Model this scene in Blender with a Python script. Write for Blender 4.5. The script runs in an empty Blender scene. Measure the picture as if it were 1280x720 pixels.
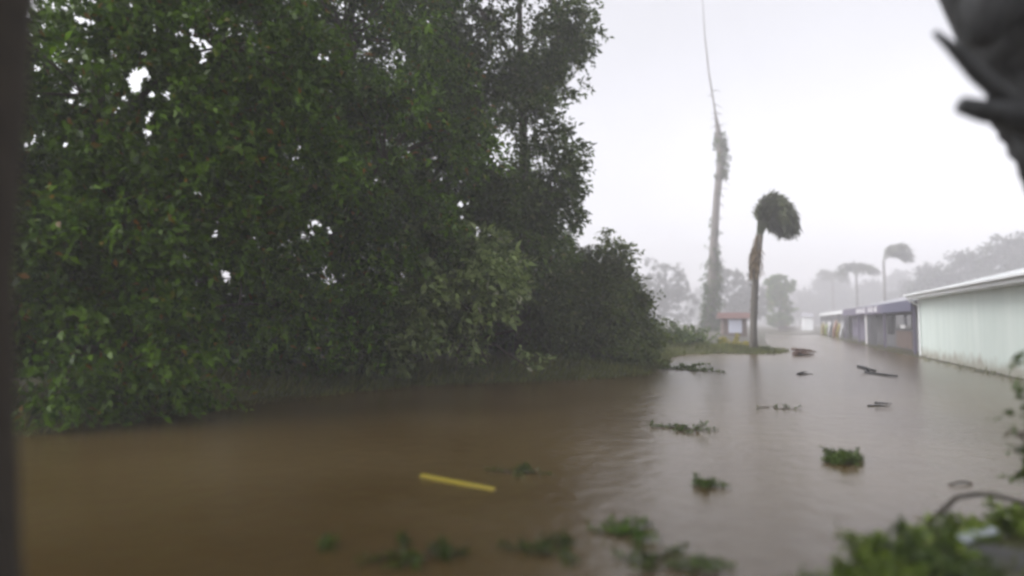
import bpy, math, random
import numpy as np
from mathutils import Vector, Matrix
rng = np.random.default_rng(7)
random.seed(7)
R = math.radians
scene = bpy.context.scene
COL = scene.collection

# ------------------------------------------------------------------ camera
CAM_Z, FPX, PITCH = 1.7, 763.0, R(3.15)
cam_d = bpy.data.cameras.new('camera'); cam = bpy.data.objects.new('camera', cam_d); COL.objects.link(cam)
cam.location = (0, 0, CAM_Z); cam.rotation_euler = (R(90) + PITCH, 0, 0)
cam_d.sensor_width = 36; cam_d.lens = 36 * FPX / 1280
cam_d.clip_start = 0.05; cam_d.clip_end = 3000
cam_d.dof.use_dof = True; cam_d.dof.focus_distance = 16.0; cam_d.dof.aperture_fstop = 0.24
scene.camera = cam

# ------------------------------------------------------------------ overcast sky and sun
SUN_EL, SUN_AZ = R(50), R(262)
world = bpy.data.worlds.new('World'); scene.world = world; world.use_nodes = True
wn, wl = world.node_tree.nodes, world.node_tree.links
bg = wn['Background']; bg.inputs['Strength'].default_value = 0.15
sky = wn.new('ShaderNodeTexSky'); sky.sky_type = 'NISHITA'; sky.sun_disc = False
sky.sun_elevation = SUN_EL; sky.sun_rotation = SUN_AZ; sky.dust_density = 4.0; sky.air_density = 1.0
hsv = wn.new('ShaderNodeHueSaturation'); hsv.inputs['Saturation'].default_value = 0.10; hsv.inputs['Value'].default_value = 1.0
wl.new(sky.outputs[0], hsv.inputs['Color'])
tc = wn.new('ShaderNodeTexCoord'); nz = wn.new('ShaderNodeTexNoise'); nz.inputs['Scale'].default_value = 2.2; nz.inputs['Detail'].default_value = 5
wl.new(tc.outputs['Generated'], nz.inputs['Vector'])
rmp = wn.new('ShaderNodeMapRange'); rmp.inputs[1].default_value = 0.3; rmp.inputs[2].default_value = 0.7
rmp.inputs[3].default_value = 0.92; rmp.inputs[4].default_value = 1.05
wl.new(nz.outputs['Fac'], rmp.inputs[0])
mul = wn.new('ShaderNodeVectorMath'); mul.operation = 'SCALE'
tint = wn.new('ShaderNodeVectorMath'); tint.operation = 'MULTIPLY'; tint.inputs[1].default_value = (1.0, .985, 1.025)
wl.new(hsv.outputs[0], tint.inputs[0]); wl.new(tint.outputs[0], mul.inputs[0]); wl.new(rmp.outputs[0], mul.inputs['Scale']); wl.new(mul.outputs[0], bg.inputs['Color'])
sd_ = bpy.data.lights.new('sun', 'SUN'); sun = bpy.data.objects.new('sun', sd_); COL.objects.link(sun)
sd_.energy = 0.65; sd_.angle = R(40); sd_.color = (1, 0.97, 0.94)
sun.rotation_euler = (R(90) - SUN_EL, 0, R(180) - SUN_AZ)
scene.view_settings.view_transform = 'Standard'; scene.view_settings.look = 'None'
scene.view_settings.exposure = 1.08; scene.view_settings.gamma = 1.0; scene.view_settings.use_curve_mapping = False
cy = scene.cycles
cy.use_denoising = True; cy.max_bounces = 8; cy.diffuse_bounces = 3; cy.glossy_bounces = 3
cy.transmission_bounces = 4; cy.volume_bounces = 2; cy.use_adaptive_sampling = True; cy.filter_width = 2.8

HAZE_DENSITY = 0.0040

# ------------------------------------------------------------------ helpers
FW = np.array([0, math.cos(PITCH), math.sin(PITCH)]); UP = np.array([0, -math.sin(PITCH), math.cos(PITCH)])
def ray(px, py):
    return FW + np.array([1, 0, 0]) * ((px - 640) / FPX) + UP * ((360 - py) / FPX)
def on_z(px, py, z=0.0):
    d = ray(px, py); t = (z - CAM_Z) / d[2]; return np.array([0, 0, CAM_Z]) + d * t
def at(px, py, Y):
    d = ray(px, py); return np.array([0, 0, CAM_Z]) + d * (Y / d[1])
def st(s, t, z=0.0):                      # road frame: s metres along the road, t metres to its right
    return np.array([s * .383 + t * .924, s * .924 - t * .383, z])

def tag(o, label, cat, group=None):
    o['label'] = label; o['category'] = cat
    if group: o['group'] = group
    return o
def empty(name, loc=(0, 0, 0), rz=0.0):
    o = bpy.data.objects.new(name, None); COL.objects.link(o); o.location = loc; o.rotation_euler = (0, 0, rz); o.empty_display_size = .3
    return o
def link(name, me, m=None, parent=None, loc=None, smooth=False):
    if m is not None: me.materials.append(m)
    o = bpy.data.objects.new(name, me); COL.objects.link(o)
    if parent is not None: o.parent = parent
    if loc is not None: o.location = loc
    if smooth: me.polygons.foreach_set('use_smooth', [True] * len(me.polygons))
    return o
def np_mesh(name, V, F):                  # V (n,3), F (m,k) all faces of k corners
    V = np.asarray(V, dtype=np.float32); F = np.asarray(F, dtype=np.int32)
    me = bpy.data.meshes.new(name); k = F.shape[1]
    me.vertices.add(len(V)); me.vertices.foreach_set('co', V.ravel())
    me.loops.add(F.size); me.loops.foreach_set('vertex_index', F.ravel())
    me.polygons.add(len(F)); me.polygons.foreach_set('loop_start', np.arange(0, F.size, k, dtype=np.int32))
    me.update(calc_edges=True); me.validate()
    return me
class MB:
    def __init__(s): s.v = []; s.f = []
    def add(s, V, F):
        n = len(s.v); s.v += [tuple(map(float, p)) for p in V]; s.f += [tuple(i + n for i in f) for f in F]; return s
    def box(s, c, size, M=None):
        hx, hy, hz = [a / 2 for a in size]
        P = [Vector((x, y, z)) for x in (-hx, hx) for y in (-hy, hy) for z in (-hz, hz)]
        if M is not None: P = [M @ p for p in P]
        P = [p + Vector(c) for p in P]
        return s.add(P, [(0, 1, 3, 2), (4, 6, 7, 5), (0, 4, 5, 1), (2, 3, 7, 6), (0, 2, 6, 4), (1, 5, 7, 3)])
    def tube(s, pts, rad, n=8, cap=True):
        pts = [Vector(p) for p in pts]; rings = []
        for i, p in enumerate(pts):
            d = (pts[min(i + 1, len(pts) - 1)] - pts[max(i - 1, 0)]).normalized()
            a = d.orthogonal().normalized() if i == 0 else (a - d * a.dot(d)).normalized()
            b = d.cross(a); r = rad[i] if hasattr(rad, '__len__') else rad
            rings.append([p + (a * math.cos(2 * math.pi * k / n) + b * math.sin(2 * math.pi * k / n)) * r for k in range(n)])
        V = [q for rg in rings for q in rg]; F = []
        for i in range(len(pts) - 1):
            for k in range(n):
                k2 = (k + 1) % n; F.append((i * n + k, i * n + k2, (i + 1) * n + k2, (i + 1) * n + k))
        if cap: F.append(tuple(range(n))[::-1]); F.append(tuple((len(pts) - 1) * n + k for k in range(n)))
        return s.add(V, F)
    def quadprism(s, poly, h):            # poly: base polygon points, extruded by vector h
        n = len(poly); h = np.array(h); V = [np.array(p) for p in poly] + [np.array(p) + h for p in poly]
        return s.add(V, [tuple(range(n))[::-1], tuple(range(n, 2 * n))] + [(k, (k + 1) % n, n + (k + 1) % n, n + k) for k in range(n)])
    def build(s, name, m, parent=None, loc=None, smooth=False, bevel=0):
        me = bpy.data.meshes.new(name); me.from_pydata(s.v, [], s.f); me.update()
        o = link(name, me, m, parent, loc, smooth)
        if bevel:
            b = o.modifiers.new('bevel', 'BEVEL'); b.width = bevel; b.segments = 2; b.limit_method = 'ANGLE'
        return o

# ------------------------------------------------------------------ materials
def mat(name, col, rough=.6, var=.25, scale=3.0, bump=0.0, bscale=None, spec=.5, col2=None, metal=0.0, stretch=None):
    m = bpy.data.materials.new(name); m.use_nodes = True
    N, L = m.node_tree.nodes, m.node_tree.links; b = N['Principled BSDF']
    b.inputs['Roughness'].default_value = rough; b.inputs['Specular IOR Level'].default_value = spec; b.inputs['Metallic'].default_value = metal
    t = N.new('ShaderNodeTexCoord'); src = t.outputs['Object']
    if stretch:
        mp = N.new('ShaderNodeMapping'); mp.inputs['Scale'].default_value = stretch; L.new(src, mp.inputs[0]); src = mp.outputs[0]
    n = N.new('ShaderNodeTexNoise'); n.inputs['Scale'].default_value = scale; n.inputs['Detail'].default_value = 6; n.inputs['Roughness'].default_value = .65
    L.new(src, n.inputs['Vector'])
    r = N.new('ShaderNodeValToRGB'); r.color_ramp.elements[0].position = .3; r.color_ramp.elements[1].position = .7
    c2 = col2 or tuple(min(1, c * (1 + var)) for c in col)
    c1 = col if col2 else tuple(c * (1 - var) for c in col)
    r.color_ramp.elements[0].color = (*c1, 1); r.color_ramp.elements[1].color = (*c2, 1)
    L.new(n.outputs['Fac'], r.inputs[0]); L.new(r.outputs[0], b.inputs['Base Color'])
    if bump:
        n2 = N.new('ShaderNodeTexNoise'); n2.inputs['Scale'].default_value = bscale or scale * 4; n2.inputs['Detail'].default_value = 5
        L.new(src, n2.inputs['Vector']); bp = N.new('ShaderNodeBump'); bp.inputs['Strength'].default_value = 1; bp.inputs['Distance'].default_value = bump
        L.new(n2.outputs['Fac'], bp.inputs['Height']); L.new(bp.outputs[0], b.inputs['Normal'])
    return m
def leaf_mat(name, dark, light, odd=None, rough=.38, trans=.38):
    m = bpy.data.materials.new(name); m.use_nodes = True
    N, L = m.node_tree.nodes, m.node_tree.links; b = N['Principled BSDF']; out = N['Material Output']
    b.inputs['Roughness'].default_value = rough; b.inputs['Specular IOR Level'].default_value = .30
    g = N.new('ShaderNodeNewGeometry'); r = N.new('ShaderNodeValToRGB')
    e = r.color_ramp.elements; e[0].color = (*dark, 1); e[1].position = .9; e[1].color = (*light, 1)
    if odd:
        x = r.color_ramp.elements.new(.965); x.color = (*light, 1); x = r.color_ramp.elements.new(.985); x.color = (*odd, 1)
    t = N.new('ShaderNodeTexCoord'); n = N.new('ShaderNodeTexNoise'); n.inputs['Scale'].default_value = .7; n.inputs['Detail'].default_value = 3
    L.new(t.outputs['Object'], n.inputs['Vector'])
    mr = N.new('ShaderNodeMapRange'); mr.inputs[1].default_value = .35; mr.inputs[2].default_value = .65; mr.inputs[3].default_value = .65; mr.inputs[4].default_value = 1.35
    L.new(n.outputs['Fac'], mr.inputs[0])
    sc = N.new('ShaderNodeVectorMath'); sc.operation = 'SCALE'
    L.new(g.outputs['Random Per Island'], r.inputs[0]); L.new(r.outputs[0], sc.inputs[0]); L.new(mr.outputs[0], sc.inputs['Scale'])
    L.new(sc.outputs[0], b.inputs['Base Color'])
    tr = N.new('ShaderNodeBsdfTranslucent'); L.new(sc.outputs[0], tr.inputs['Color'])
    mx = N.new('ShaderNodeMixShader'); mx.inputs[0].default_value = trans
    L.new(b.outputs[0], mx.inputs[1]); L.new(tr.outputs[0], mx.inputs[2]); L.new(mx.outputs[0], out.inputs['Surface'])
    return m
M = dict(
    leaf=leaf_mat('leaf_dark', (.016, .046, .002), (.125, .230, .014), (.24, .12, .02)),
    leaf2=leaf_mat('leaf_mid', (.022, .044, .004), (.068, .112, .012), (.16, .11, .03)),
    leaf3=leaf_mat('leaf_bright', (.034, .062, .010), (.110, .165, .034), (.24, .24, .12)),
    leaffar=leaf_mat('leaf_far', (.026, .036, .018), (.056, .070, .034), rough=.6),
    palm=leaf_mat('palm_frond', (.034, .046, .018), (.085, .100, .040), rough=.5, trans=.1),
    leafpale=leaf_mat('leaf_pale_glossy', (.070, .115, .022), (.34, .42, .16), (.5, .5, .36), rough=.3),
    leafbank=leaf_mat('leaf_bank', (.065, .115, .012), (.210, .290, .036), (.30, .24, .12)),
    leafshrub=leaf_mat('leaf_shrub', (.050, .078, .018), (.145, .185, .050), (.24, .24, .12), rough=.5),
    dead=leaf_mat('dead_frond', (.10, .075, .045), (.20, .15, .09), rough=.8, trans=.1),
    yellowleaf=leaf_mat('yellow_leaf', (.22, .20, .03), (.42, .36, .06), rough=.6),
    grass=leaf_mat('grass_blade', (.055, .072, .016), (.150, .165, .042), (.22, .18, .07), rough=.5),
    bark=mat('bark', (.075, .060, .045), .85, .4, 6, .03, 14, stretch=(1, 1, .25)),
    darkbark=mat('wet_dark_bark', (.040, .042, .044), .85, .6, 7, .07, 9, stretch=(1, 1, .35)),
    palmbark=mat('palm_bark', (.11, .10, .085), .85, .35, 8, .03, 18, stretch=(1, 1, 3)),
    pole=mat('weathered_pole', (.13, .115, .10), .85, .3, 6, .01, 30, stretch=(1, 1, .1)),
    metal=mat('grey_steel', (.22, .23, .24), .45, .15, 4, metal=.3),
    wire=mat('black_cable', (.03, .03, .032), .5, .1, 4),
    mint=mat('mint_painted_wall', (.58, .67, .62), .55, .06, .8, .006, 9, col2=(.68, .76, .71), stretch=(1.6, 1.6, .25)),
    whitetrim=mat('white_trim', (.76, .78, .78), .5, .06, 1.5),
    roofwhite=mat('pale_metal_roof', (.62, .64, .64), .45, .08, 1.2),
    roofgrey=mat('grey_roof_sheet', (.27, .27, .29), .5, .12, 1.0),
    purple=mat('violet_painted_board', (.13, .115, .165), .6, .18, 1.3),
    blue=mat('blue_violet_sign', (.075, .075, .13), .5, .12, 1.3),
    greywall=mat('dark_grey_wall', (.10, .10, .105), .7, .2, 1.2),
    brownpanel=mat('brown_panel', (.12, .085, .07), .7, .2, 2),
    letter=mat('white_letter', (.78, .78, .78), .5, .04, 3),
    glass=mat('dark_window', (.015, .017, .02), .08, .1, 1),
    yellow=mat('yellow_paint', (.50, .40, .05), .45, .12, 3),
    plank=mat('wet_yellow_board', (.26, .21, .015), .4, .12, 5, .002, 60, stretch=(.3, 3, 3)),
    orange=mat('orange_paint', (.40, .18, .09), .45, .12, 3),
    lime=mat('lime_paint', (.38, .46, .08), .45, .12, 3),
    redroof=mat('red_roof', (.13, .07, .06), .55, .15, 2),
    paleblue=mat('pale_blue_panel', (.55, .57, .66), .5, .06, 1.5),
    board=mat('pale_wet_board', (.30, .33, .36), .5, .08, 3),
    stone=mat('wet_grey_stone', (.040, .040, .038), .75, .3, 4, .02, 12),
    twig=mat('wet_twig', (.035, .028, .02), .85, .3, 9),
    kerb=mat('kerb_concrete', (.16, .15, .135), .7, .25, 3, .006, 30),
    rust=mat('rusty_debris', (.10, .055, .035), .8, .3, 5, .02, 15),
)
# brown tide line left by the flood on the pale wall
_m = M['mint']; _N, _L = _m.node_tree.nodes, _m.node_tree.links; _b = _N['Principled BSDF']; _src = _b.inputs['Base Color'].links[0].from_socket
_t = _N.new('ShaderNodeTexCoord'); _s = _N.new('ShaderNodeSeparateXYZ'); _L.new(_t.outputs['Object'], _s.inputs[0])
_n = _N.new('ShaderNodeTexNoise'); _n.inputs['Scale'].default_value = 1.3; _n.inputs['Detail'].default_value = 6; _L.new(_t.outputs['Object'], _n.inputs['Vector'])
_a = _N.new('ShaderNodeMath'); _a.operation = 'MULTIPLY_ADD'; _a.inputs[1].default_value = -.9; _L.new(_n.outputs['Fac'], _a.inputs[0]); _L.new(_s.outputs['Z'], _a.inputs[2])
_r = _N.new('ShaderNodeMapRange'); _r.inputs[1].default_value = -.30; _r.inputs[2].default_value = .10; _r.inputs[3].default_value = .65; _r.inputs[4].default_value = 0; _L.new(_a.outputs[0], _r.inputs[0])
_x = _N.new('ShaderNodeMix'); _x.data_type = 'RGBA'; _L.new(_r.outputs[0], _x.inputs['Factor']); _L.new(_src, _x.inputs['A']); _x.inputs['B'].default_value = (.20, .15, .09, 1); _L.new(_x.outputs['Result'], _b.inputs['Base Color'])
# muddy ground
M['ground'] = mat('wet_mud_and_turf', (.035, .025, .013), .55, .3, 1.6, .05, 6, col2=(.050, .052, .020))
def water_mat():
    m = bpy.data.materials.new('muddy_flood_water'); m.use_nodes = True
    N, L = m.node_tree.nodes, m.node_tree.links; b = N['Principled BSDF']
    b.inputs['IOR'].default_value = 1.55; b.inputs['Roughness'].default_value = .24
    t = N.new('ShaderNodeTexCoord')
    n = N.new('ShaderNodeTexNoise'); n.inputs['Scale'].default_value = .35; n.inputs['Detail'].default_value = 5; L.new(t.outputs['Object'], n.inputs['Vector'])
    r = N.new('ShaderNodeValToRGB'); r.color_ramp.elements[0].position = .32; r.color_ramp.elements[1].position = .68
    r.color_ramp.elements[0].color = (.054, .032, .007, 1); r.color_ramp.elements[1].color = (.084, .058, .024, 1)
    L.new(n.outputs['Fac'], r.inputs[0]); L.new(r.outputs[0], b.inputs['Base Color'])
    n2 = N.new('ShaderNodeTexNoise'); n2.inputs['Scale'].default_value = 3.5; n2.inputs['Detail'].default_value = 4; L.new(t.outputs['Object'], n2.inputs['Vector'])
    n3 = N.new('ShaderNodeTexNoise'); n3.inputs['Scale'].default_value = 22; n3.inputs['Detail'].default_value = 2; L.new(t.outputs['Object'], n3.inputs['Vector'])
    b1 = N.new('ShaderNodeBump'); b1.inputs['Strength'].default_value = .8; b1.inputs['Distance'].default_value = .028; L.new(n2.outputs['Fac'], b1.inputs['Height'])
    b2 = N.new('ShaderNodeBump'); b2.inputs['Strength'].default_value = .8; b2.inputs['Distance'].default_value = .0035; L.new(n3.outputs['Fac'], b2.inputs['Height'])
    L.new(b1.outputs[0], b2.inputs['Normal']); L.new(b2.outputs[0], b.inputs['Normal'])
    return m
M['water'] = water_mat()

# ------------------------------------------------------------------ ground and water
SHORE = np.array([(-60, 3), (-14, 8), (-8, 9.6), (-5.6, 13.6), (-3, 16.8), (1, 18.2), (3.6, 19.6), (5.2, 24), (6.8, 29.5), (8.6, 32.6),
                  (11, 33.0), (13.2, 32.6), (14.8, 34.6), (17.5, 42), (62, 150), (160, 390)], float)
def shore_sd(P):                          # positive on the tree side of the shore
    best = np.full(len(P), 1e9); sign = np.ones(len(P))
    for a, b in zip(SHORE[:-1], SHORE[1:]):
        d = b - a; w = P - a; t = np.clip((w @ d) / (d @ d), 0, 1)
        q = w - t[:, None] * d; dist = np.hypot(q[:, 0], q[:, 1])
        s = np.sign(d[0] * w[:, 1] - d[1] * w[:, 0]); up = dist < best
        best = np.where(up, dist, best); sign = np.where(up, s, sign)
    return best * sign
_h = rng.normal(size=(40, 4))
def wob(P, k=1.0):
    z = np.zeros(len(P))
    for a, b, c, d in _h[:16]: z += np.sin(P[:, 0] * a * k + P[:, 1] * b * k + c * 5) * (.5 + .2 * d)
    return z / 8
def ground_z(P):
    P = np.asarray(P, float)
    a = shore_sd(P) + .5 * wob(P, 1.1)
    t = P[:, 0] * .924 - P[:, 1] * .383
    b = (t - 6.7) + .5 * wob(P, .9)
    # near bank at the lower right of the camera
    c = 2.6 - np.abs((P[:, 0] - 5.0) * .50 + (P[:, 1] - 3.2) * -.86) * 0 - np.hypot((P[:, 0] - 5.5) * .62, (P[:, 1] - 2.7) * 1.05) + .15 * wob(P, 2)
    z = np.maximum(np.maximum(np.clip(a * .11, -.35, .42), np.clip(b * .07, -.35, .18)), np.clip(c * .18, -.35, .30))
    return z + .03 * wob(P, 3.1)
gx = np.unique(np.concatenate([np.linspace(-420, -30, 27), np.arange(-30, 34, .45), np.linspace(34, 420, 34)]))
gy = np.unique(np.concatenate([np.linspace(-420, -6, 24), np.arange(-6, 60, .45), np.linspace(60, 420, 30)]))
GX, GY = np.meshgrid(gx, gy); PP = np.stack([GX.ravel(), GY.ravel()], 1)
V = np.column_stack([PP, ground_z(PP)]); nx, ny = len(gx), len(gy)
I = np.arange(nx * ny).reshape(ny, nx)
F = np.stack([I[:-1, :-1], I[:-1, 1:], I[1:, 1:], I[1:, :-1]], -1).reshape(-1, 4)
g = link('ground', np_mesh('ground', V, F), M['ground'], smooth=True); g['kind'] = 'structure'
w = MB().add([(-420, -420, 0), (420, -420, 0), (420, 420, 0), (-420, 420, 0)], [(0, 1, 2, 3)]).build('flood_water', M['water']); w['kind'] = 'structure'

# ------------------------------------------------------------------ leaves and trees
def leaves(P, D, size, wid=.48, up_bias=.5, fold=.12):
    """one folded diamond per point; P base, D direction, size length"""
    n = len(P); D = D / np.linalg.norm(D, axis=1)[:, None]
    ref = rng.normal(size=(n, 3)); ref[:, 2] += up_bias * 2
    S = np.cross(D, ref); S /= np.linalg.norm(S, axis=1)[:, None] + 1e-9; U = np.cross(S, D)
    L = size[:, None]; Wd = L * wid * .5
    mid = P + D * L * .45
    V = np.empty((n, 4, 3)); V[:, 0] = P; V[:, 1] = mid + S * Wd + U * L * fold; V[:, 2] = P + D * L - U * L * fold * .6; V[:, 3] = mid - S * Wd + U * L * fold
    return V.reshape(-1, 3), np.arange(n * 4).reshape(n, 4)
def unit(n):
    v = rng.normal(size=(n, 3)); return v / np.linalg.norm(v, axis=1)[:, None]
def sprays(C, out, ntw, nlf, tl, lsize, droop=.35, wind=(.35, 0, 0)):
    """leafy twigs round clump centres C, pointing along 'out' plus spread: returns leaf V,F and twig ends"""
    k = len(C); base = np.repeat(C, ntw, 0) + rng.normal(size=(k * ntw, 3)) * tl * .35
    d = np.repeat(out, ntw, 0) * .7 + unit(k * ntw) * .9 + np.array(wind); d[:, 2] -= droop
    d /= np.linalg.norm(d, axis=1)[:, None]
    ln = tl * rng.uniform(.5, 1.2, k * ntw)
    u = (np.arange(nlf) + .5) / nlf
    P = base[:, None, :] + d[:, None, :] * (ln[:, None] * u[None, :])[..., None]
    P[..., 2] -= (u[None, :] ** 2) * ln[:, None] * .25 * droop * 2
    P = P.reshape(-1, 3) + rng.normal(size=(k * ntw * nlf, 3)) * .015
    side = unit(len(P)); D = np.repeat(d, nlf, 0) * .55 + side * .8; D[:, 2] -= droop * .6; D += np.array(wind) * .4
    sz = lsize * rng.uniform(.45, 1.55, len(P))
    Vv, Ff = leaves(P, D, sz)
    return Vv, Ff, base, base + d * ln[:, None]
def sample_lobes(lobes, n, shell=.55):
    vol = np.array([l[3] * l[4] * l[5] * (l[6] if len(l) > 6 else 1) for l in lobes]); cnt = rng.multinomial(n, vol / vol.sum())
    C, O = [], []
    for l, c in zip(lobes, cnt):
        u = unit(c); r = rng.uniform(shell ** 3, 1, c) ** (1 / 3)
        r *= 1 + .16 * np.sin(u[:, 0] * 5 + l[0] * 3) * np.sin(u[:, 2] * 6 + l[1]) + .06 * rng.normal(size=c)
        C.append(np.array(l[:3]) + u * r[:, None] * np.array(l[3:6])); O.append(u)
    return np.concatenate(C), np.concatenate(O)
EYE = np.array([0, 0, CAM_Z]); GAPS = []
for _x, _y, _r in [(180, 94, 15), (186, 112, 9), (184, 150, 7), (184, 166, 7), (184, 178, 6), (240, 48, 11), (262, 52, 10), (252, 70, 7), (228, 30, 5), (210, 118, 7), (155, 128, 7), (404, 66, 7),
                   (372, 180, 5), (286, 346, 8), (300, 358, 4), (395, 285, 9), (385, 300, 7), (410, 290, 7), (378, 345, 5), (404, 335, 5), (580, 262, 8), (596, 290, 7), (612, 300, 5), (248, 245, 6), (440, 100, 4), (738, 262, 9), (735, 290, 9), (320, 300, 4), (270, 295, 6)]:
    for _k in range(max(2, int(_r * .7))):
        _d = ray(_x + rng.normal() * _r * .55, _y + rng.normal() * _r * .7); GAPS.append((_d / np.linalg.norm(_d), _r * rng.uniform(.28, .65) / FPX))
for _k in range(30):
    _d = ray(rng.uniform(5, 140), rng.uniform(0, 190)); GAPS.append((_d / np.linalg.norm(_d), rng.uniform(1.5, 5.5) / FPX))  # extra small gaps added to lighten the upper left of the crowns
def clumpy(C, k=.9):
    z = np.zeros(len(C))
    for a, b, c, d in _h[16:32]: z += np.sin(C[:, 0] * a * k + C[:, 1] * b * k + C[:, 2] * c * k + d * 6)
    return z / 4
def build_tree(name, base, lobes, nclump, lsize, m, label, group=None, cat='tree', trunk_r=.22, ntw=7, nlf=9, tl=.55, droop=.35,
               wind=(.3, 0, 0), keep=None, barkm='bark', lean=(0, 0), zmin=.02, trunk_top=None, clump_cut=-.35):
    """lobes in world coordinates; the Empty stands at base"""
    base = np.array(base, float); root = empty(name, base)
    C, O = sample_lobes(lobes, nclump)
    ok = (C[:, 2] > zmin + .1) & (clumpy(C, 1.5) > clump_cut)
    if keep is not None: ok &= keep(C)
    C, O = C[ok], O[ok]
    top = np.array(trunk_top if trunk_top is not None else base + np.array([lean[0], lean[1], max(l[2] for l in lobes)]), float)
    wood = MB(); pts = []
    K = 7
    for i in range(K + 1):
        u = i / K; p = base * (1 - u) + top * u; p = p + np.array([math.sin(u * 5 + base[0]) * .18, math.cos(u * 4 + base[1]) * .18, 0]) * (u * (1.2 - u) * 2)
        pts.append(p)
    pts[0] = base - np.array([0, 0, .5])
    wood.tube([p - base for p in pts], [trunk_r * (1.35 if i == 0 else 1 - .8 * i / K) for i in range(K + 1)], 10)
    nodes = []
    for l in lobes:                        # a limb into each lobe
        c = np.array(l[:3]); zt = min(max(c[2] - .8 * l[5], base[2] + .4), top[2])
        u = np.clip((zt - base[2]) / max(top[2] - base[2], .1), .1, .95); i0 = int(u * K); a = pts[i0] * (1 - (u * K - i0)) + pts[min(i0 + 1, K)] * (u * K - i0)
        mid = (a + c) / 2 + np.array([0, 0, .12 * np.linalg.norm(c - a)]); r = trunk_r * .42
        path = [a, a * .5 + mid * .5 + rng.normal(size=3) * .1, mid, mid * .5 + c * .5 + rng.normal(size=3) * .12, c]
        wood.tube([p - base for p in path], [r, r * .8, r * .6, r * .42, r * .2], 7); nodes += path[2:]
    nodes = np.array(nodes)
    sel = rng.choice(len(C), min(len(C), 160), replace=False)
    for c in C[sel]:                       # thinner branches out to the leaf clumps
        j = np.argmin(((nodes - c) ** 2).sum(1)); a = nodes[j]; mid = (a + c) / 2 + rng.normal(size=3) * .12
        wood.tube([a - base, mid - base, c - base], [.035, .022, .008], 4, cap=False)
    wood.build('trunk', M[barkm], root, smooth=True)
    Vv, Ff, tb, te = sprays(C, O, ntw, nlf, tl, lsize, droop, wind)
    lo = Vv.reshape(-1, 4, 3)[:, :, 2].min(1) > zmin
    P0 = Vv.reshape(-1, 4, 3).mean(1); jit = rng.uniform(.55, 1.35, len(P0))
    for gd, gr in GAPS:                    # openings torn through the thicket, and those added to lighten it
        tt = np.clip((P0 - EYE) @ gd, 0, None); rr = np.linalg.norm(P0 - EYE - tt[:, None] * gd, axis=1); lo &= rr > gr * tt * jit
    Vv = Vv.reshape(-1, 4, 3)[lo].reshape(-1, 3); Ff = np.arange(len(Vv)).reshape(-1, 4)
    link('crown', np_mesh('crown', Vv - base, Ff), M[m], root)
    tag(root, label, cat, group)
    return root
def lobe(px, py, Y, rx, ry, rz, wgt=1.0):
    c = at(px, py, Y); return (c[0], c[1], c[2], rx, ry, rz, wgt)

# left tree, closest to the camera: hangs low over the water
def gaps(spots):                           # clumps torn out of the crown (world-space openings)
    def k(C):
        ok = np.ones(len(C), bool)
        for c, r in spots: ok &= ((C - np.array(c)) ** 2).sum(1) > r * r
        return ok
    return k
build_tree('broadleaf_tree', (-8.6, 12.4, .3),
    [lobe(110, 120, 11.5, 3.0, 2.2, 2.4, .7), lobe(270, 60, 12, 2.3, 2.0, 2.4), lobe(190, 280, 11.5, 2.4, 1.9, 2.0), lobe(60, 330, 11, 1.7, 1.6, 2.0),
     lobe(150, 440, 10.6, 1.5, 1.2, 1.3), lobe(230, 440, 11.2, 1.2, 1.1, 1.1), lobe(80, 480, 10.2, 1.0, .9, .9), lobe(120, -120, 12, 3.6, 2.6, 2.2), lobe(-60, 200, 11, 2.0, 2, 4), lobe(330, 210, 13, 1.7, 1.6, 2.2)],
    2300, .145, 'leaf', 'large dark green tree at the left edge, its lowest leaves hanging over the water', trunk_r=.24,
    )
build_tree('broadleaf_tree', (-5.0, 19.0, .35),
    [lobe(430, 40, 17.5, 3.6, 2.6, 3.0), lobe(330, 150, 16.5, 2.6, 2.2, 2.6), lobe(480, 200, 17, 3.0, 2.2, 2.6), lobe(390, 300, 16.6, 2.6, 1.9, 2.0), lobe(300, 380, 15.5, 2.0, 1.5, 1.6),
     lobe(420, 400, 16.6, 1.8, 1.5, 1.5), lobe(440, -140, 17.5, 4.4, 3, 2.6), lobe(455, 25, 19, 2.6, 1.6, 2.0, 2.2), lobe(500, 110, 20, 2.4, 1.6, 2.0, 1.6)],
    2600, .165, 'leaf', 'tallest dark tree in the middle of the thicket, cut by the top edge', trunk_r=.30)
build_tree('broadleaf_tree', (0.4, 23.5, .4),
    [lobe(620, 30, 21.5, 3.2, 2.4, 3.0), lobe(560, 180, 21, 3.2, 2.2, 2.8), lobe(650, 200, 21.5, 2.5, 2.0, 2.6), lobe(600, 310, 21, 2.6, 2.0, 1.8), lobe(690, 250, 22, 1.5, 1.3, 1.5),
     lobe(700, 30, 22, 1.7, 1.5, 1.1, .7), lobe(600, -130, 22, 4.0, 2.6, 2.4), lobe(660, 130, 22, 2.0, 1.6, 1.5)],
    1900, .18, 'leaf3', 'hazy tree on the right of the thicket with its ragged edge against the sky', trunk_r=.28,  # brighter leaf colour paints in the haze over this tree
    wind=(.5, 0, 0))
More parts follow.
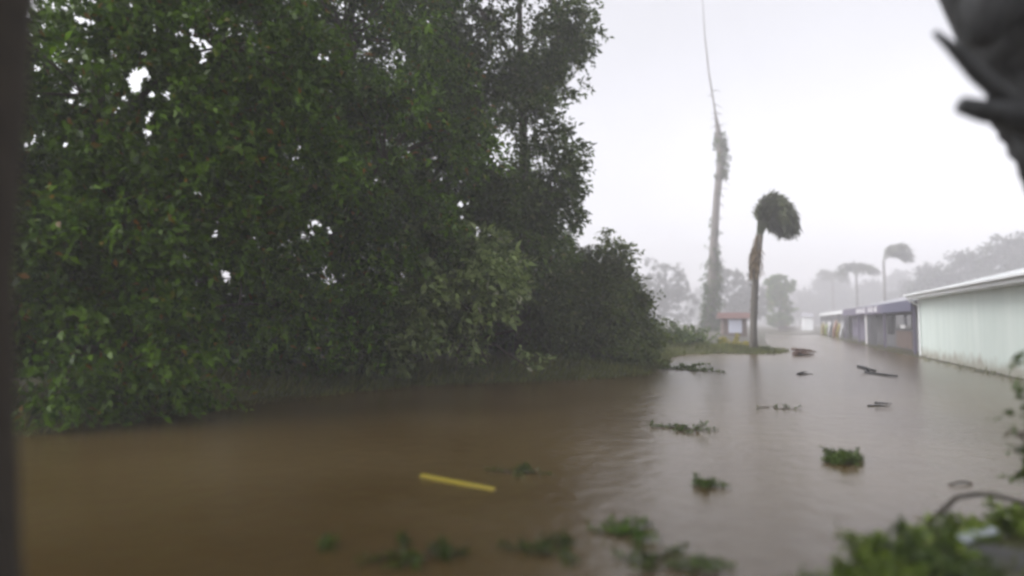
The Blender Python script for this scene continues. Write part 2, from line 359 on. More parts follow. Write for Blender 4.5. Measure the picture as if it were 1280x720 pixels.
# fallen crown with paler leaves lying on the bank
build_tree('fallen_tree', (-1.6, 20.5, .3),
    [lobe(590, 395, 17.6, 2.2, 1.2, 1.5), lobe(500, 420, 17.4, 1.4, 1.0, 1.0), lobe(650, 425, 17.8, 1.2, .9, .8), lobe(565, 335, 18.3, 1.6, 1.2, 1.3), lobe(610, 455, 17.2, .8, .5, .35), lobe(520, 452, 17.4, .7, .5, .35), lobe(570, 462, 16.6, .8, .5, .25), lobe(660, 458, 17.0, .9, .5, .3)],
    520, .21, 'leafpale', 'blown-down tree crown with pale glossy leaves lying on the bank at the water', trunk_r=.2, ntw=7, nlf=10, tl=.6, trunk_top=(-.3, 18.8, 3.2))
build_tree('rounded_shrub', (4.0, 25.2, .35),
    [lobe(735, 385, 23.6, 1.7, 1.3, 1.9), lobe(785, 412, 24, 1.1, 1.0, 1.5), lobe(700, 400, 23.2, 1.4, 1.0, 1.6), lobe(752, 340, 24, 1.1, .9, 1.2), lobe(770, 375, 24, .9, .8, 1.3), lobe(745, 440, 22.4, 1.6, .8, .8)],
    640, .17, 'leafshrub', 'big rounded shrub at the right end of the thicket beside the open water', cat='shrub', trunk_r=.1, clump_cut=-9, nlf=8, wind=(.4, 0, 0), trunk_top=(4.0, 24.6, 2.6))
# dark undergrowth behind the front trees
for i, (px, py, Y, rx, rz, lab) in enumerate([
        (250, 300, 20, 3.2, 4.2, 'dark tree behind the low hanging branches at the left'),
        (470, 330, 24, 3.4, 3.6, 'dark tree behind the middle of the thicket'),
        (640, 360, 26, 3.2, 3.0, 'dark tree behind the blown-down crown'),
        (40, 330, 16, 3.2, 4.0, 'dark tree at the far left behind the nearest one')]):
    c = at(px, py, Y)
    build_tree('broadleaf_tree', (c[0], c[1] + .6, .35), [(c[0], c[1], c[2], rx, 1.6, rz), (c[0] + .6, c[1], 1.6, rx, 1.3, 1.4), (c[0] - .5, c[1] + .5, c[2] + rz, rx * .8, 1.5, rz * .7)],
               520, .24, 'leaf', lab, clump_cut=-9, trunk_r=.2, ntw=6, nlf=9, tl=.75)
build_tree('low_shrub', (9.6, 37, .3), [(8.6, 36.5, .6, 2.2, 1.0, .9), (10.8, 36.8, .5, 1.6, .9, .7), (7.2, 35.5, .8, 1.2, .9, 1.1)], 170, .2, 'leaf3',
           'low green shrub mound left of the tall bare trunk', cat='shrub', trunk_r=.07, trunk_top=(9.6, 37, .8))
# hazy trees farther back
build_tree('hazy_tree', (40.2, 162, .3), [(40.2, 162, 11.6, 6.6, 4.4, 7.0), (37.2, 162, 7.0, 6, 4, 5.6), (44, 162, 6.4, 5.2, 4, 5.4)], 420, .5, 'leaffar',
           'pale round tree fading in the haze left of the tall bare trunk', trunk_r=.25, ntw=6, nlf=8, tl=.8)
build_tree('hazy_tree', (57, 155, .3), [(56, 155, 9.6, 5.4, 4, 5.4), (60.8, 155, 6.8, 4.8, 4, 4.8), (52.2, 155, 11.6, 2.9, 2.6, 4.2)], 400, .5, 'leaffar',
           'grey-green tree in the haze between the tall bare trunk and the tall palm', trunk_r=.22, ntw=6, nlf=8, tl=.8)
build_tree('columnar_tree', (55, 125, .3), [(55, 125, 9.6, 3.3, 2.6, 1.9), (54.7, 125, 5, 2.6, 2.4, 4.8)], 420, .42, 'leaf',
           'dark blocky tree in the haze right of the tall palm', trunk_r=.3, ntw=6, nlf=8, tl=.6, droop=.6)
proto = None
FAR = [(1030, 255, 2.0, 'faint far tree directly above the open stall'), (1055, 265, 1.85, 'faint far tree between the open stall and the small far palm'), (1090, 240, 1.75, 'faint far tree between the two palms behind the violet shop'),
       (1122, 250, 2.0, 'faint far tree right of the slim palm behind the violet shop'), (1000, 275, 1.6, 'faint far tree above the tiny white shed'), (968, 290, 1.6, 'faint far tree just behind the dark blocky tree'),
       (930, 280, 1.5, 'faint far tree left of the tall palm trunk'), (878, 290, 1.5, 'faint far tree just left of the tall bare trunk'), (815, 280, 1.2, 'faintest far tree beside the right end of the thicket')]
for i, (px, Y, s, lab) in enumerate(FAR):
    c = at(px, 400, Y)
    if proto is None:
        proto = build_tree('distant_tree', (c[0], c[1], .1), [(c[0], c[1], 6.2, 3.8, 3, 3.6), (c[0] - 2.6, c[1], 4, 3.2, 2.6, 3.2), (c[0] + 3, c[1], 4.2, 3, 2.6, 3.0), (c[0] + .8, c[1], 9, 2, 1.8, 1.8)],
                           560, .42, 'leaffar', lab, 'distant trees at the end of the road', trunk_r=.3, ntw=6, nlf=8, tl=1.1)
        o = proto
    else:
        o = proto.copy(); COL.objects.link(o); o.location = (c[0], c[1], .1); o['label'] = lab
        for ch in list(proto.children): d = ch.copy(); COL.objects.link(d); d.parent = o
    o.rotation_euler = (0, 0, i * 2.1); o.scale = (s, s, s * (1 + .12 * math.sin(i * 3)))
BEH = [(1165, 165, 2.0), (1215, 150, 2.2), (1270, 140, 2.5), (1330, 130, 2.5), (1140, 200, 1.8)]
for i, (px, Y, s) in enumerate(BEH):
    c = at(px, 400, Y); lab = ['tree rising behind the left end of the pale building', 'tree behind the middle of the pale building roof', 'tree behind the pale building at the right edge',
                             'tree just past the right edge behind the pale building', 'fainter tree behind the violet shop roof'][i]
    o = proto.copy(); COL.objects.link(o); o.location = (c[0], c[1], .2); o['label'] = lab; o['group'] = 'trees behind the buildings'
    for ch in list(proto.children): d = ch.copy(); COL.objects.link(d); d.parent = o
    o.rotation_euler = (0, 0, 1 + i * 1.7); o.scale = (s * .9, s * .9, s * .80)

# ------------------------------------------------------------------ palms
def palm(loc, H, fr, label, trunk_r=.16, bend=(0, 0), nfr=46, wind=(1.0, 0, 0), skirt=0, group=None, lean0=.3, gust=1.0, droopy=1.0, spread=.75, lf=.40):
    root = empty('palm_tree', loc); mb = MB(); pts = []
    for i in range(9):
        u = i / 8; pts.append((bend[0] * u * u, bend[1] * u * u, H * u - (.5 if i == 0 else 0)))
    rr = [trunk_r * (1.35 if i == 0 else 1.0 - .12 * i / 8 + .05 * math.sin(i * 2.3)) for i in range(9)]
    mb.tube(pts, rr, 10)
    for k in range(26):                    # old leaf bases on the trunk
        z = H * (.3 + .7 * k / 26); a = k * 2.4; u = z / H; c = np.array([bend[0] * u * u, bend[1] * u * u, z]); d = np.array([math.cos(a), math.sin(a), .9])
        mb.tube([c + d * trunk_r * .6, c + d * (trunk_r + .07)], [.045, .02], 5)
    mb.build('trunk', M['palmbark'], root, smooth=True)
    top = np.array(pts[-1]); wnd = np.array(wind, float)
    def fronds(n, length, start, spread, upb, bendw, grav, leaf_l, m, name, ln=1.0):
        P, D, S = [], [], []; rach = MB()
        for _ in range(n):
            a = rng.uniform(0, 2 * math.pi); d = np.array([math.cos(a) * spread, math.sin(a) * spread, upb + rng.uniform(-.3, .3)]) + wnd * lean0 * ln; d /= np.linalg.norm(d)
            L = length * rng.uniform(.75, 1.15); p = start + rng.normal(size=3) * .06; path = [p.copy()]; n_s = 14
            for i in range(n_s):
                d = d + (wnd * bendw + np.array([0, 0, -grav * (i / n_s) * 2])) * (.05 + .13 * i / n_s) ; d /= np.linalg.norm(d); p = p + d * L / n_s; path.append(p.copy())
                if i >= 4:
                    for sgn in (-1, 1):
                        for q in range(2):
                            sd = np.cross(d, [0, 0, 1]); sd = sd / (np.linalg.norm(sd) + 1e-6)
                            P.append(p + d * q * L / n_s * .5); D.append(d * .9 + sd * sgn * (.8 - .5 * i / n_s) + wnd * .5 * gust * ln + np.array([0, 0, -.35]) + rng.normal(size=3) * .18)
                            S.append(leaf_l * rng.uniform(.7, 1.2))
            rach.tube(path, [.022 - .0013 * i for i in range(n_s + 1)], 4, cap=False)
        Vv, Ff = leaves(np.array(P), np.array(D), np.array(S), wid=.11, up_bias=.3, fold=.03)
        o = link(name, np_mesh(name, Vv, Ff), m, root)
        rach.build('frond_stalks', m, root)
        return o
    fronds(nfr, fr, top, spread, .95, .75 * gust, droopy, fr * lf, M['palm'], 'crown')
    if skirt: fronds(skirt, fr * .65, top + np.array([-.22, -.1, -.1]), .3, -1.6, -.05, 1.6, fr * .16, M['dead'], 'dead_fronds', -1.0)
    return tag(root, label, 'palm', group)
pb = on_z(942, 440); ptop = at(950, 292, pb[1])
palm((pb[0], pb[1], 0), ptop[2] - .1, 2.9, 'tall palm with its crown blown to the right, standing at the roadside', trunk_r=.20, bend=(ptop[0] - pb[0], 0), nfr=150, skirt=14, wind=(1.0, 0, 0), lean0=.19, gust=.22, droopy=2.6, spread=.19, lf=.20)
c = at(1072, 400, 150); palm((c[0], c[1], .1), at(0, 345, 150)[2], 4.6, 'small far palm rising behind the left of the violet shop', nfr=34, wind=(.25, 0, 0), trunk_r=.3, lean0=.1, gust=.5)
c = at(1107, 400, 125); palm((c[0], c[1], .1), at(0, 326, 125)[2], 4.6, 'slim palm behind the violet shop with fronds blown to the right', nfr=36, trunk_r=.26, wind=(1.0, 0, .3), lean0=.9)
c = at(1042, 400, 200); palm((c[0], c[1], .1), at(0, 352, 200)[2], 5.0, 'faintest far palm above the low stall', nfr=30, trunk_r=.36, wind=(.4, 0, 0))

# ------------------------------------------------------------------ tall bare trunk by the road
PY = 84.0; Q = [at(*q, PY) for q in [(888, 425), (889, 380), (892, 310), (896, 245), (901, 205), (899, 172), (894, 140), (886, 90), (881, 45), (878, -5)]]
p0 = Q[0].copy(); p0[2] = .2; root = empty('bare_tree', p0); Q[0] = p0 - [0, 0, .6]
rr = [1.0, .68, .54, .46, .52, .44, .13, .10, .07, .03]
mb = MB(); mb.tube([q - p0 for q in Q], rr, 12); mb.build('trunk', M['pole'], root, smooth=True)
tw = MB()
for k in range(46):                        # snapped side branches along the upper trunk
    u = rng.uniform(2.2, 6.6); i0 = int(u); a_ = Q[i0] * (1 - u + i0) + Q[i0 + 1] * (u - i0) - p0; an = rng.uniform(0, 6.28); ln = rng.uniform(.6, 1.7)
    d = np.array([math.cos(an), math.sin(an), rng.uniform(-.9, .5)]); m_ = a_ + d * ln * .5 + [.08, 0, 0]; tw.tube([a_, m_, m_ + d * ln * .4 + [.2, 0, -.3]], [.07, .045, .015], 5)
tw.build('broken_branches', M['pole'], root, smooth=True)['kind'] = 'stuff'
C = []
for k in range(300):
    u = abs(rng.normal()) * 1.1 if k < 230 else rng.uniform(3.6, 5.2)
    if u > 5.6: continue
    i0 = int(u); a_ = Q[i0] * (1 - u + i0) + Q[i0 + 1] * (u - i0) - p0; an = rng.uniform(0, 6.28); r_ = .50 + .9 * math.exp(-u / 1.2) * rng.uniform(.5, 1.3)
    C.append(a_ + [math.cos(an) * r_, math.sin(an) * r_, 0])
C = np.array(C); C[:, 2] = np.maximum(C[:, 2], .2); O = C * np.array([1, 1, 0]); O /= np.linalg.norm(O, axis=1)[:, None] + 1e-6
Vv, Ff, _, _ = sprays(C, O, 4, 6, .6, .32, .8)
link('vine_leaves', np_mesh('vine_leaves', Vv, Ff), M['leaf2'], root)
tag(root, 'tall bare trunk wrapped in vines, thinning to a wisp at its top', 'tree')

# ------------------------------------------------------------------ pale building on the right
def local_root(name, s, t):
    p = st(s, t); o = empty(name, p, math.atan2(.924, .383)); return o   # local x along the road, local y to the left of it
S0, S1, T0, T1, EH = 9.0, 35.4, 7.0, 16.0, 3.02
root = local_root('pale_building', S0, T0); L_ = S1 - S0; W_ = T1 - T0
def wallbox(x0, x1, y0, y1, z0, z1): return MB().box(((x0 + x1) / 2, (y0 + y1) / 2, (z0 + z1) / 2), (x1 - x0, y1 - y0, z1 - z0))
MB().quadprism([(0, 0, -.4), (0, 0, EH), (0, -W_ / 2, EH + 1.1), (0, -W_, EH), (0, -W_, -.4)][::-1], (L_, 0, 0)).build('wall', M['mint'], root)
for sgn in (0, 1):
    yb = .45 if sgn == 0 else -W_ - .45; zb = EH - .15 + .02
    poly = [(-.35, yb, zb), (-.35, -W_ / 2, EH + 1.13), (-.35, -W_ / 2, EH + 1.22), (-.35, yb, zb + .09)]
    rf = MB().quadprism(poly, (L_ + .7, 0, 0)).build('roof_slope', M['roofwhite'], root)
    if sgn == 0:
        rm = MB()
        for k in range(int(L_ / .6) + 1):
            x = -.3 + k * .6; a = Vector((x, yb - .02, zb + .115)); b_ = Vector((x, -W_ / 2 + .05, EH + 1.23)); rm.tube([a, b_], .025, 4)
        rm.build('seam', M['roofwhite'], rf)
MB().box((L_ / 2, .462, EH - .09), (L_ + .74, .03, .26)).build('fascia', M['whitetrim'], root)
MB().box((L_ / 2, .54, EH - .03), (L_ + .74, .11, .10)).build('gutter', M['whitetrim'], root, bevel=.02)
MB().box((L_ / 2, .22, EH - .22), (L_ - .02, .43, .03)).build('soffit', M['whitetrim'], root)
MB().tube([(L_ - .3, .50, EH - .05), (L_ - .3, .46, EH - .3), (L_ - .3, .07, EH - .55), (L_ - .3, .07, .1)], .045, 8).build('downpipe', M['whitetrim'], root)
for x, y in ((L_ + .03, .03), ): MB().box((x - .06, y - .06 + .02, EH / 2 - .25), (.14, .14, EH - .1)).build('corner_trim', M['whitetrim'], root)
tag(root, 'long pale mint building with white eaves along the right side of the road', 'building')

# ------------------------------------------------------------------ violet shop
S0b, S1b, T0b, HB = 36.4, 66.0, 7.6, 2.75
root = local_root('violet_shop', S0b, T0b); L_ = S1b - S0b
wallbox(0, L_, -6, 0, -.4, HB - .02).build('wall', M['greywall'], root)
MB().quadprism([(-.2, .7, HB), (-.2, -4.6, HB + 1.3), (-.2, -9.5, HB), ], (L_ + .4, 0, 0)).build('roof', M['roofgrey'], root)
for i, (x0, x1, mm) in enumerate([(0, 8.6, 'blue'), (8.62, 20.0, 'purple'), (20.02, L_, 'purple')]):
    wallbox(x0, x1, .70, .78, HB - .52, HB + .06).build('sign_board', M[mm], root)
wallbox(.1, L_ - .1, .04, .68, HB - .14, HB - .03).build('awning_soffit', M['greywall'], root)
fx = 10.0
for i, wd in enumerate([.9, .25, .85, .8, .25, 0, .9, .9, .8, .85, .3]):     # worn white letters, unreadable in the rain
    if wd:
        h = .30 if i % 3 else .34
        lt = MB(); lt.box((fx + wd / 2, .79, HB - .22), (wd * .22, .03, h))
        if wd > .5: lt.box((fx + wd * .5, .791, HB - .22 + h * .4), (wd * .8, .03, h * .22)); lt.box((fx + wd * .86, .792, HB - .27), (wd * .2, .03, h * .7))
        if i % 2 == 0 and wd > .5: lt.box((fx + wd * .5, .793, HB - .22 - h * .4), (wd * .8, .03, h * .22))
        lt.build('letter', M['letter'], root)
    fx += wd + .28 if wd else .8
for x0, x1, z0, z1, mm, nm in [(1.2, 3.4, .1, 2.1, 'greywall', 'door'), (3.8, 8.2, .15, 1.15, 'brownpanel', 'brown_panel'), (3.8, 8.2, 1.25, 2.1, 'glass', 'window'),
                               (9.2, 11.2, .9, 2.1, 'glass', 'window'), (16.5, 24.5, .2, 2.2, 'purple', 'violet_panel'), (25, 29, .4, 2.1, 'purple', 'violet_panel')]:
    wallbox(x0, x1, -.02, .05, z0, z1).build(nm, M[mm], root)
for x in (.1, 8.5, 12.0, 13.0, 14.0, 15.2, 16.2, 20.1, L_ - .15):
    MB().box((x, .62, HB / 2 - .2), (.12, .12, HB - .16)).build('post', M['purple'] if x < 9 or x > 19 else M['letter' if x == 16.2 else 'greywall'], root)
wallbox(5.2, 6.6, .05, .09, 1.3, 1.5).build('notice', M['letter'], root)
tag(root, 'low violet shop with white letters on its signboard, beyond the pale building', 'shop')

# low stall farther down
S0c, S1c = 67.5, 98.0
root = local_root('open_stall', S0c, 7.8); L_ = S1c - S0c
wallbox(0, L_, -5, -2.6, -.3, 2.5).build('back_wall', M['greywall'], root)
MB().quadprism([(-.2, .5, 2.62), (-.2, .5, 2.78), (-.2, -5.3, 3.3), (-.2, -5.3, 3.14)], (L_ + .4, 0, 0)).build('roof', M['roofgrey'], root)
wallbox(-.22, L_ + .22, .5, .56, 2.5, 2.86).build('fascia', M['whitetrim'], root)
wallbox(0, L_, .3, .38, 1.75, 2.48).build('header_board', M['greywall'], root)
for x in (.1, 7.5, 15, 22.5, L_ - .1): MB().box((x, .4, 1.1), (.16, .16, 2.74)).build('post', M['greywall'], root)
tag(root, 'open stall with a pale roof edge, far end of the row past the violet shop', 'stall')
def upright_board(s, t, h, w_, mm, label):
    prof = [(-w_ / 2 * math.sin(math.pi * (.12 + .88 * u) ** .75) if u < 1 else 0, u * h) for u in np.linspace(0, 1, 11)]
    poly = [(0, x, z) for x, z in prof] + [(0, -x, z) for x, z in prof[::-1][1:]]
    o = MB().quadprism(poly, (.09, 0, 0)).build('upright_board', M[mm], loc=st(s, t, -.02), bevel=.02); o.rotation_euler = (0, R(-5), math.atan2(.924, .383) + R(60))
    tag(o, label, 'board', 'boards standing in front of the stall')
for s_, t_, h, w_, mm, lab in [(70.5, 6.9, 1.55, .9, 'yellow', 'yellow upright board at the near end of the stall'), (73.5, 6.9, 1.9, 1.1, 'orange', 'orange upright board in front of the stall, the tallest'),
                               (80, 6.9, 1.6, .8, 'letter', 'whitish upright board in the middle of the stall'), (84, 6.9, 1.5, .9, 'lime', 'lime green upright board in the stall'),
                               (89, 6.9, 1.6, .9, 'yellow', 'yellow upright board at the far end of the stall'), (68, 6.9, 1.4, .7, 'letter', 'white upright board beside the violet shop')]:
    upright_board(s_, t_, h, w_, mm, lab)

# red-roofed booth behind the palm
c = at(917, 400, 60); root = empty('roadside_booth', (c[0], c[1], .15), R(-8))
wallbox(-1.1, 1.1, -.6, .6, -.2, 1.85).build('wall', M['brownpanel'], root)
wallbox(-.62, .62, -.66, -.58, .45, 1.75).build('white_panel', M['paleblue'], root)
MB().quadprism([(-1.5, -.95, 1.86), (-1.5, .95, 1.86), (-1.5, 0, 2.45)], (3.0, 0, 0)).build('roof', M['redroof'], root)
wallbox(-1.3, 1.3, -1.0, -.7, -.2, .12).build('step', M['kerb'], root)
tag(root, 'small booth with a dull red roof and pale front panel behind the palm', 'booth')
# pale little building at the end of the road
c = at(1009, 400, 118); root = empty('far_shed', (c[0], c[1], 0), R(-20))
wallbox(-.85, .85, -1.5, 1.5, -.2, 2.6).build('wall', M['whitetrim'], root)
MB().quadprism([(-1.05, -1.8, 2.61), (-1.05, 1.8, 2.61), (-1.05, 0, 3.3)], (2.1, 0, 0)).build('roof', M['roofgrey'], root)
tag(root, 'tiny white shed at the far end of the road', 'shed')

# ------------------------------------------------------------------ small plants and debris
def leafy(name, loc, stems, length, spread, nl, lsize, m, label, cat, rise=.25, group=None, wind=(.1, 0, 0), stem_m='bark', r=.012, flat=1.0):
    root = empty(name, loc); sm = MB(); P, D, S = [], [], []
    for _ in range(stems):
        a = rng.uniform(0, 6.283); p = np.array([rng.normal() * spread * .3, rng.normal() * spread * .3 * flat, .0]); d = np.array([math.cos(a), math.sin(a) * flat, rise * rng.uniform(.3, 2)]); d /= np.linalg.norm(d)
        L = length * rng.uniform(.6, 1.2); path = [p.copy()]
        for i in range(6):
            d = d + rng.normal(size=3) * .14 + np.array(wind) * .2; d[2] -= .05; d /= np.linalg.norm(d); p = p + d * L / 6; p[2] = max(p[2], .012); path.append(p.copy())
            for _k in range(nl): P.append(p + rng.normal(size=3) * .02); D.append(d * .5 + unit(1)[0] * np.array([1, 1, .7]) + [0, 0, .25]); S.append(lsize * rng.uniform(.6, 1.3))
        sm.tube(path, [r * (1 - .13 * i) for i in range(7)], 5, cap=False)
    sm.build('stem', M[stem_m], root, smooth=True)['kind'] = 'stuff'
    P = np.array(P); P[:, 2] = np.maximum(P[:, 2], .015)
    Vv, Ff = leaves(P, np.array(D), np.array(S)); Vv[:, 2] = np.maximum(Vv[:, 2], .006 + .01 * rng.random(len(Vv)))
    link('leaves', np_mesh('leaves', Vv, Ff), M[m], root)
    return tag(root, label, cat, group)
G = 'torn leafy branches floating in the flood'
def fl(px, py, *a, **k): leafy('floating_branch', on_z(px, py, .0), *a, group=G, **k)
fl(1052, 576, 14, .26, .34, 9, .075, 'leaf3', 'bright green leafy clump floating alone in the open water at right', 'branch', rise=.2)
fl(882, 608, 5, .17, .16, 6, .06, 'leaf3', 'small green sprig floating left of the bright green clump', 'branch', rise=.22)
fl(850, 535, 6, .5, .4, 5, .07, 'leaf2', 'dull floating branch in the grey water right of the thicket', 'branch', rise=.08)
fl(858, 462, 12, 1.0, 1.0, 8, .12, 'leaf3', 'flat green tangle of leaves in the water below the roadside shrub', 'branch', rise=.12)
fl(972, 510, 4, .4, .3, 2, .06, 'leaf2', 'faint twig floating on the grey water below the tall palm', 'branch', rise=.06)
fl(520, 692, 7, .30, .25, 8, .05, 'leaf2', 'green sprig half sunk in the brown water at the bottom, left of centre', 'branch', rise=.2)
fl(690, 690, 6, .28, .25, 7, .05, 'leaf2', 'murky green sprig in the brown water at the bottom centre', 'branch', rise=.12)
fl(780, 668, 7, .28, .22, 7, .055, 'leaf', 'dark sprig in the water right of the bottom centre', 'branch', rise=.18)
fl(830, 705, 8, .30, .25, 8, .05, 'leaf3', 'green sprig at the bottom edge below the open water', 'branch', rise=.2)
fl(402, 684, 3, .09, .06, 4, .05, 'leaf3', 'tiny green scrap floating in the dark brown water at left', 'branch', rise=.22)
fl(650, 592, 5, .30, .25, 5, .05, 'leaf2', 'thin leafy sprig beside the right end of the yellow board', 'branch', rise=.06)
fl(965, 440, 9, .8, .6, 8, .13, 'leaf2', 'dark clump of leaves at the foot of the tall palm', 'branch', rise=.18)
# brush and driftwood
def drift(name, loc, n, length, r, ang, m, label, cat='debris', spread=.15, h=.12):
    root = empty(name, loc)
    for k in range(n):
        a = ang + rng.normal() * spread; L = length * rng.uniform(.55, 1.0); c = np.array([rng.normal() * length * .12, rng.normal() * length * .06, h * k / max(n, 1) + r * .4])
        d = np.array([math.cos(a), math.sin(a), rng.normal() * .05]); nrm = np.array([-d[1], d[0], .1])
        mb = MB(); mb.tube([c - d * L / 2, c - d * L * .18 + nrm * L * .05 * rng.normal(), c + d * L * .15 + nrm * L * .05 * rng.normal(), c + d * L / 2], [r, r * .9, r * .7, r * .3], 6)
        for q in range(2): s_ = c + d * L * rng.uniform(-.2, .3); mb.tube([s_, s_ + (d * .6 + nrm * rng.choice([-1, 1]) * .7 + [0, 0, .25]) * L * .18], [r * .5, r * .15], 4)
        mb.build('stick', M[m], root, smooth=True)
    return tag(root, label, cat)
drift('debris_pile', on_z(1005, 444), 9, 1.1, .07, .1, 'rust', 'brown heap of broken wood in the flooded road right of the tall palm', spread=.5, h=.30)
a, b = on_z(1085, 458), on_z(1165, 478); m_ = (a + b) / 2; ang = math.atan2(b[1] - a[1], b[0] - a[0])
root = drift('fallen_limb', m_, 1, float(np.linalg.norm(b - a)) * 1.15, .09, ang, 'darkbark', 'long dark limb lying in the water before the pale building', 'branch', spread=0)
drift('floating_stick', on_z(1098, 508), 2, .62, .022, .05, 'darkbark', 'thin straight stick floating in front of the pale building', 'stick', spread=.06)
drift('floating_stick', on_z(1005, 468), 2, .7, .03, .2, 'darkbark', 'short stick floating in the road below the brown heap', 'stick', spread=.2)
drift('debris_pile', on_z(985, 413), 10, 3.2, .12, .1, 'bark', 'low pile of broken branches across the far end of the road', spread=.4, h=.7)
# bent twig arch in the water at right
c = on_z(1195, 606); root = empty('bent_twig', c)
MB().tube([(math.cos(a) * .17 + .03, math.sin(a * 2) * .02, math.sin(a) * .075 - .045 + .012 * math.cos(a)) for a in np.linspace(math.pi, .0, 12)], [.012] * 12, 6).build('stem', M['twig'], root, smooth=True)
tag(root, 'thin bent twig arching out of the water at right', 'twig')
# yellow-flowering plants at the palm foot
for px, py, n, lab in [(922, 434, 10, 'yellow-green plant left of the palm trunk'), (905, 436, 7, 'dry yellowish plant between the tall bare trunk and the palm')]:
    leafy('roadside_plant', on_z(px, py, .05), n, .9, .8, 9, .16, 'yellowleaf', lab, 'plant', rise=1.0, stem_m='bark')
# shrub rising from the near bank at the right edge
build_tree('dark_shrub', (4.75, 5.0, .1), [(4.55, 5.1, .95, .36, .3, .40), (4.85, 5.1, .6, .45, .3, .45), (5.0, 5.0, 1.1, .4, .3, .4)], 60, .085, 'leaf2', 'dark blurred shrub at the right edge in front of the pale building',
           cat='shrub', trunk_r=.025, trunk_top=(4.8, 5.0, .9), ntw=4, nlf=6, tl=.22, clump_cut=-9)

# yellow board
a = on_z(526, 594, .03); b = on_z(618, 610, .02); d = b - a; Lb = float(np.linalg.norm(d)); c = (a + b) / 2
o = MB().box((0, 0, 0), (Lb, .06, .026)).build('yellow_board', M['plank'], loc=(c[0], c[1], .012), bevel=.005)
o.rotation_euler = (R(14), R(1.5), math.atan2(d[1], d[0])); tag(o, 'long narrow yellow board floating in the brown water', 'board')

# ------------------------------------------------------------------ near bank at the lower right
k = 0
for px, py, n, L, lab in [(1060, 735, 8, .20, 'leftmost leafy plant of the near bank at the bottom'), (1100, 716, 11, .28, 'leafy plant on the near bank with brown tips'),
                          (1150, 712, 13, .30, 'brightest green plant in the middle of the near bank'), (1185, 684, 13, .28, 'plant at the upper rim of the near bank'),
                          (1130, 750, 12, .26, 'plant cut by the bottom edge under the near bank'), (1200, 745, 12, .22, 'plant below the pale board on the near bank'),
                          (1275, 655, 12, .26, 'plant behind the pale board at the right edge'), (1215, 655, 9, .14, 'small plant under the arching branch')]:
    p = on_z(px, py, .12); z = float(ground_z([p[:2]])[0])
    leafy('bank_plant', (p[0], p[1], max(z, 0.01)), n * 2, L, .22, 9, .06, ['leafbank', 'leaf3'][k % 3 == 2], lab, 'plant', rise=.9, r=.008, group='plants on the near bank'); k += 1
c0, c1, c2, c3 = at(1165, 650, 4.9), at(1195, 622, 5.0), at(1240, 618, 5.0), at(1320, 640, 4.9)
o = MB().tube([on_z(1140, 672, .02), c0, c1, (c1 + c2) / 2 + [0, 0, .012], c2, c3, c3 + [.35, -.1, -.25]], [.022, .022, .020, .020, .018, .016, .012], 8).build('arching_branch', M['twig'], smooth=True)
tag(o, 'dark bare branch arching over the plants of the near bank', 'branch')
c = on_z(1222, 668, .22); o = MB().box((0, 0, 0), (.32, .07, .02)).build('pale_board', M['board'], loc=c, bevel=.004)
o.rotation_euler = (R(18), R(-7), R(18)); tag(o, 'short pale bluish board lying on the near bank', 'board')
def rock(name, loc, s, label):
    V = unit(60); import bmesh
    bm = bmesh.new(); [bm.verts.new(v * (1 + .12 * math.sin(v[0] * 5 + v[1] * 7)) * np.array(s)) for v in V]
    bmesh.ops.convex_hull(bm, input=bm.verts); me = bpy.data.meshes.new(name); bm.to_mesh(me); bm.free()
    o = link(name, me, M['stone'], loc=loc); b = o.modifiers.new('bevel', 'BEVEL'); b.width = .015; b.segments = 2; tag(o, label, 'rock'); return o
p = on_z(1255, 705, .1); rock('grey_rock', (p[0], p[1], .06), (.34, .26, .13), 'wet grey rock under the pale board in the bottom right corner')

# grass on the banks
def grass(name, n, area, keepf, hmin, hmax, label):
    P = np.column_stack([rng.uniform(area[0], area[1], n), rng.uniform(area[2], area[3], n)]); z = ground_z(P); ok = keepf(P, z); P, z = P[ok], z[ok]; n = len(P)
    D = rng.normal(size=(n, 3)) * .45; D[:, 2] = 1; D[:, 0] += .35
    Vv, Ff = leaves(np.column_stack([P, z - .01]), D, rng.uniform(hmin, hmax, n), wid=.09, up_bias=0, fold=.02)
    o = link(name, np_mesh(name, Vv, Ff), M['grass']); o['kind'] = 'stuff'; o['label'] = label; o['category'] = 'grass'
grass('bank_grass', 160000, (-15, 16, 7, 36), lambda P, z: (shore_sd(P) > -.9) & (shore_sd(P) < 3.2) & (z > -.09), .12, .36, 'flattened olive grass along the foot of the thicket')
grass('verge_grass', 60000, (8, 40, 10, 80), lambda P, z: (z > -.04) & ((P[:, 0] * .924 - P[:, 1] * .383) > 5.0) & ((P[:, 0] * .924 - P[:, 1] * .383) < 7), .06, .2, 'thin wet grass strip at the foot of the buildings')
grass('near_grass', 14000, (1.5, 7, 2.5, 6), lambda P, z: z > 0.0, .05, .14, 'short grass between the plants of the near bank')

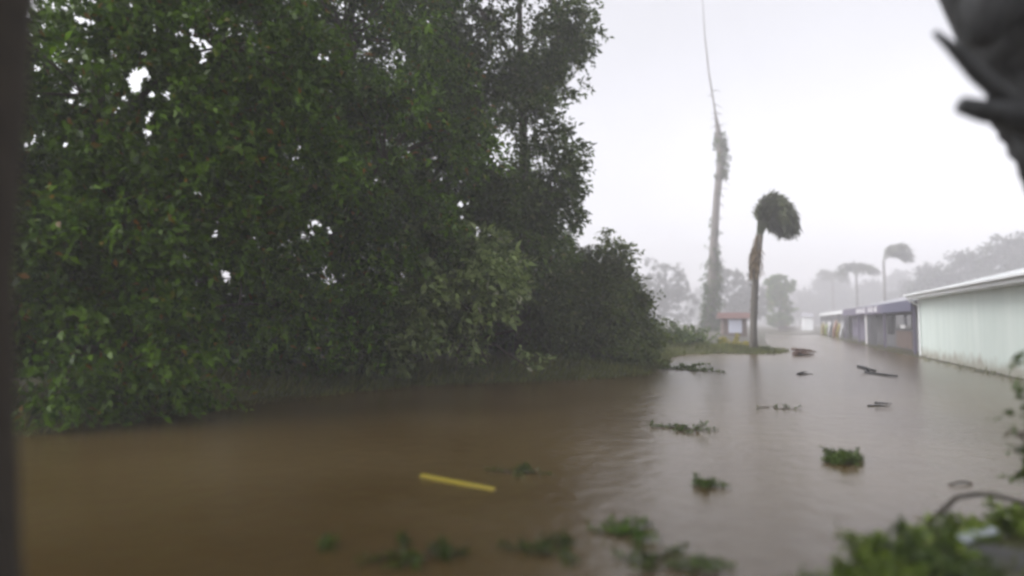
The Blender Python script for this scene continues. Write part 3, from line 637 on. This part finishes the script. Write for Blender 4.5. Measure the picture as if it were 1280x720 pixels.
# ------------------------------------------------------------------ leaning trunk close by at the upper right
TY = 4.0; q1 = at(1396, 205, TY); q2 = at(1310, 0, TY); q3 = at(1232, -240, TY - .1); base = q1 + (q1 - q2) * ((q1[2] + .15) / (q2[2] - q1[2]))
root = empty('leaning_trunk', base)
pts = [base, base * .5 + q1 * .5 + [.05, 0, 0], q1, (q1 + q2) / 2 + [-.01, 0, 0], q2, q3, q3 + np.array([-.15, -.05, 1.2]), q3 + np.array([-.1, -.1, 2.6])]
P_ = np.array(pts); u_ = np.linspace(0, 7, 57); dense = np.column_stack([np.interp(u_, range(8), P_[:, k]) for k in range(3)]) - base
rad = np.interp(u_, range(8), [.62, .52, .48, .49, .52, .49, .42, .3]) * (1 + .02 * np.sin(u_ * 9) + .012 * rng.normal(size=57))
mb = MB(); mb.tube(dense, list(rad), 24); mb.v = [tuple(np.array(v) + rng.normal(size=3) * .012) for v in mb.v]; mb.build('trunk', M['darkbark'], root, smooth=True)
def stub(pl, rr):
    MB().tube([p - base for p in pl], rr, 9).build('branch_stub', M['darkbark'], root, smooth=True)
stub([at(1310, 180, TY - .25), at(1256, 122, TY - .4), at(1222, 92, TY - .45), at(1200, 68, TY - .45), at(1168, 40, TY - .46)], [.08, .055, .05, .042, .016])
stub([at(1305, 150, TY - .25), at(1250, 141, TY - .4), at(1228, 138, TY - .42), at(1202, 131, TY - .43)], [.11, .075, .065, .05])
stub([at(1275, -50, TY - .3), at(1240, 5, TY - .4), at(1228, 52, TY - .42)], [.2, .18, .07])
top = P_[-1]
for k in range(5):
    a = k * 1.3; e = top + np.array([math.cos(a) * .5, math.sin(a) * .4, .55]); MB().tube([top - base - [0, 0, .1], (top + e) / 2 - base, e - base], [.12, .06, .01], 6).build('splintered_end', M['darkbark'], root, smooth=True)
tag(root, 'dark leaning trunk with broken stubs close to the camera at the upper right', 'tree')

# trunk added for the dark left edge; unseen crown added to shade the near water
build_tree('added_shade_tree', (-1.88, 2.2, -.15), [(-4.4, 1.6, 6.6, 3.2, 3.0, 2.0), (-2.6, -.8, 7.2, 3.0, 2.6, 1.8), (-6.3, 4.0, 7.6, 2.6, 2.4, 2.2)], 520, .16, 'leaf',
           'added out-of-focus trunk standing in for the dark left edge, its unseen crown shading the water', trunk_r=.22, barkm='twig', trunk_top=(-1.9, 2.15, 7.0), clump_cut=-9)

# ------------------------------------------------------------------ rain haze
hz = wallbox(-430, 430, -430, 430, -1.6, 33).build('haze', None); hz['kind'] = 'stuff'
hm = bpy.data.materials.new('rain_haze'); hm.use_nodes = True; N, L = hm.node_tree.nodes, hm.node_tree.links
N.remove(N['Principled BSDF']); pv = N.new('ShaderNodeVolumePrincipled'); pv.inputs['Color'].default_value = (.945, .94, .965, 1); pv.inputs['Density'].default_value = HAZE_DENSITY
L.new(pv.outputs[0], N['Material Output'].inputs['Volume']); hz.data.materials.append(hm)
hz.display_type = 'WIRE'
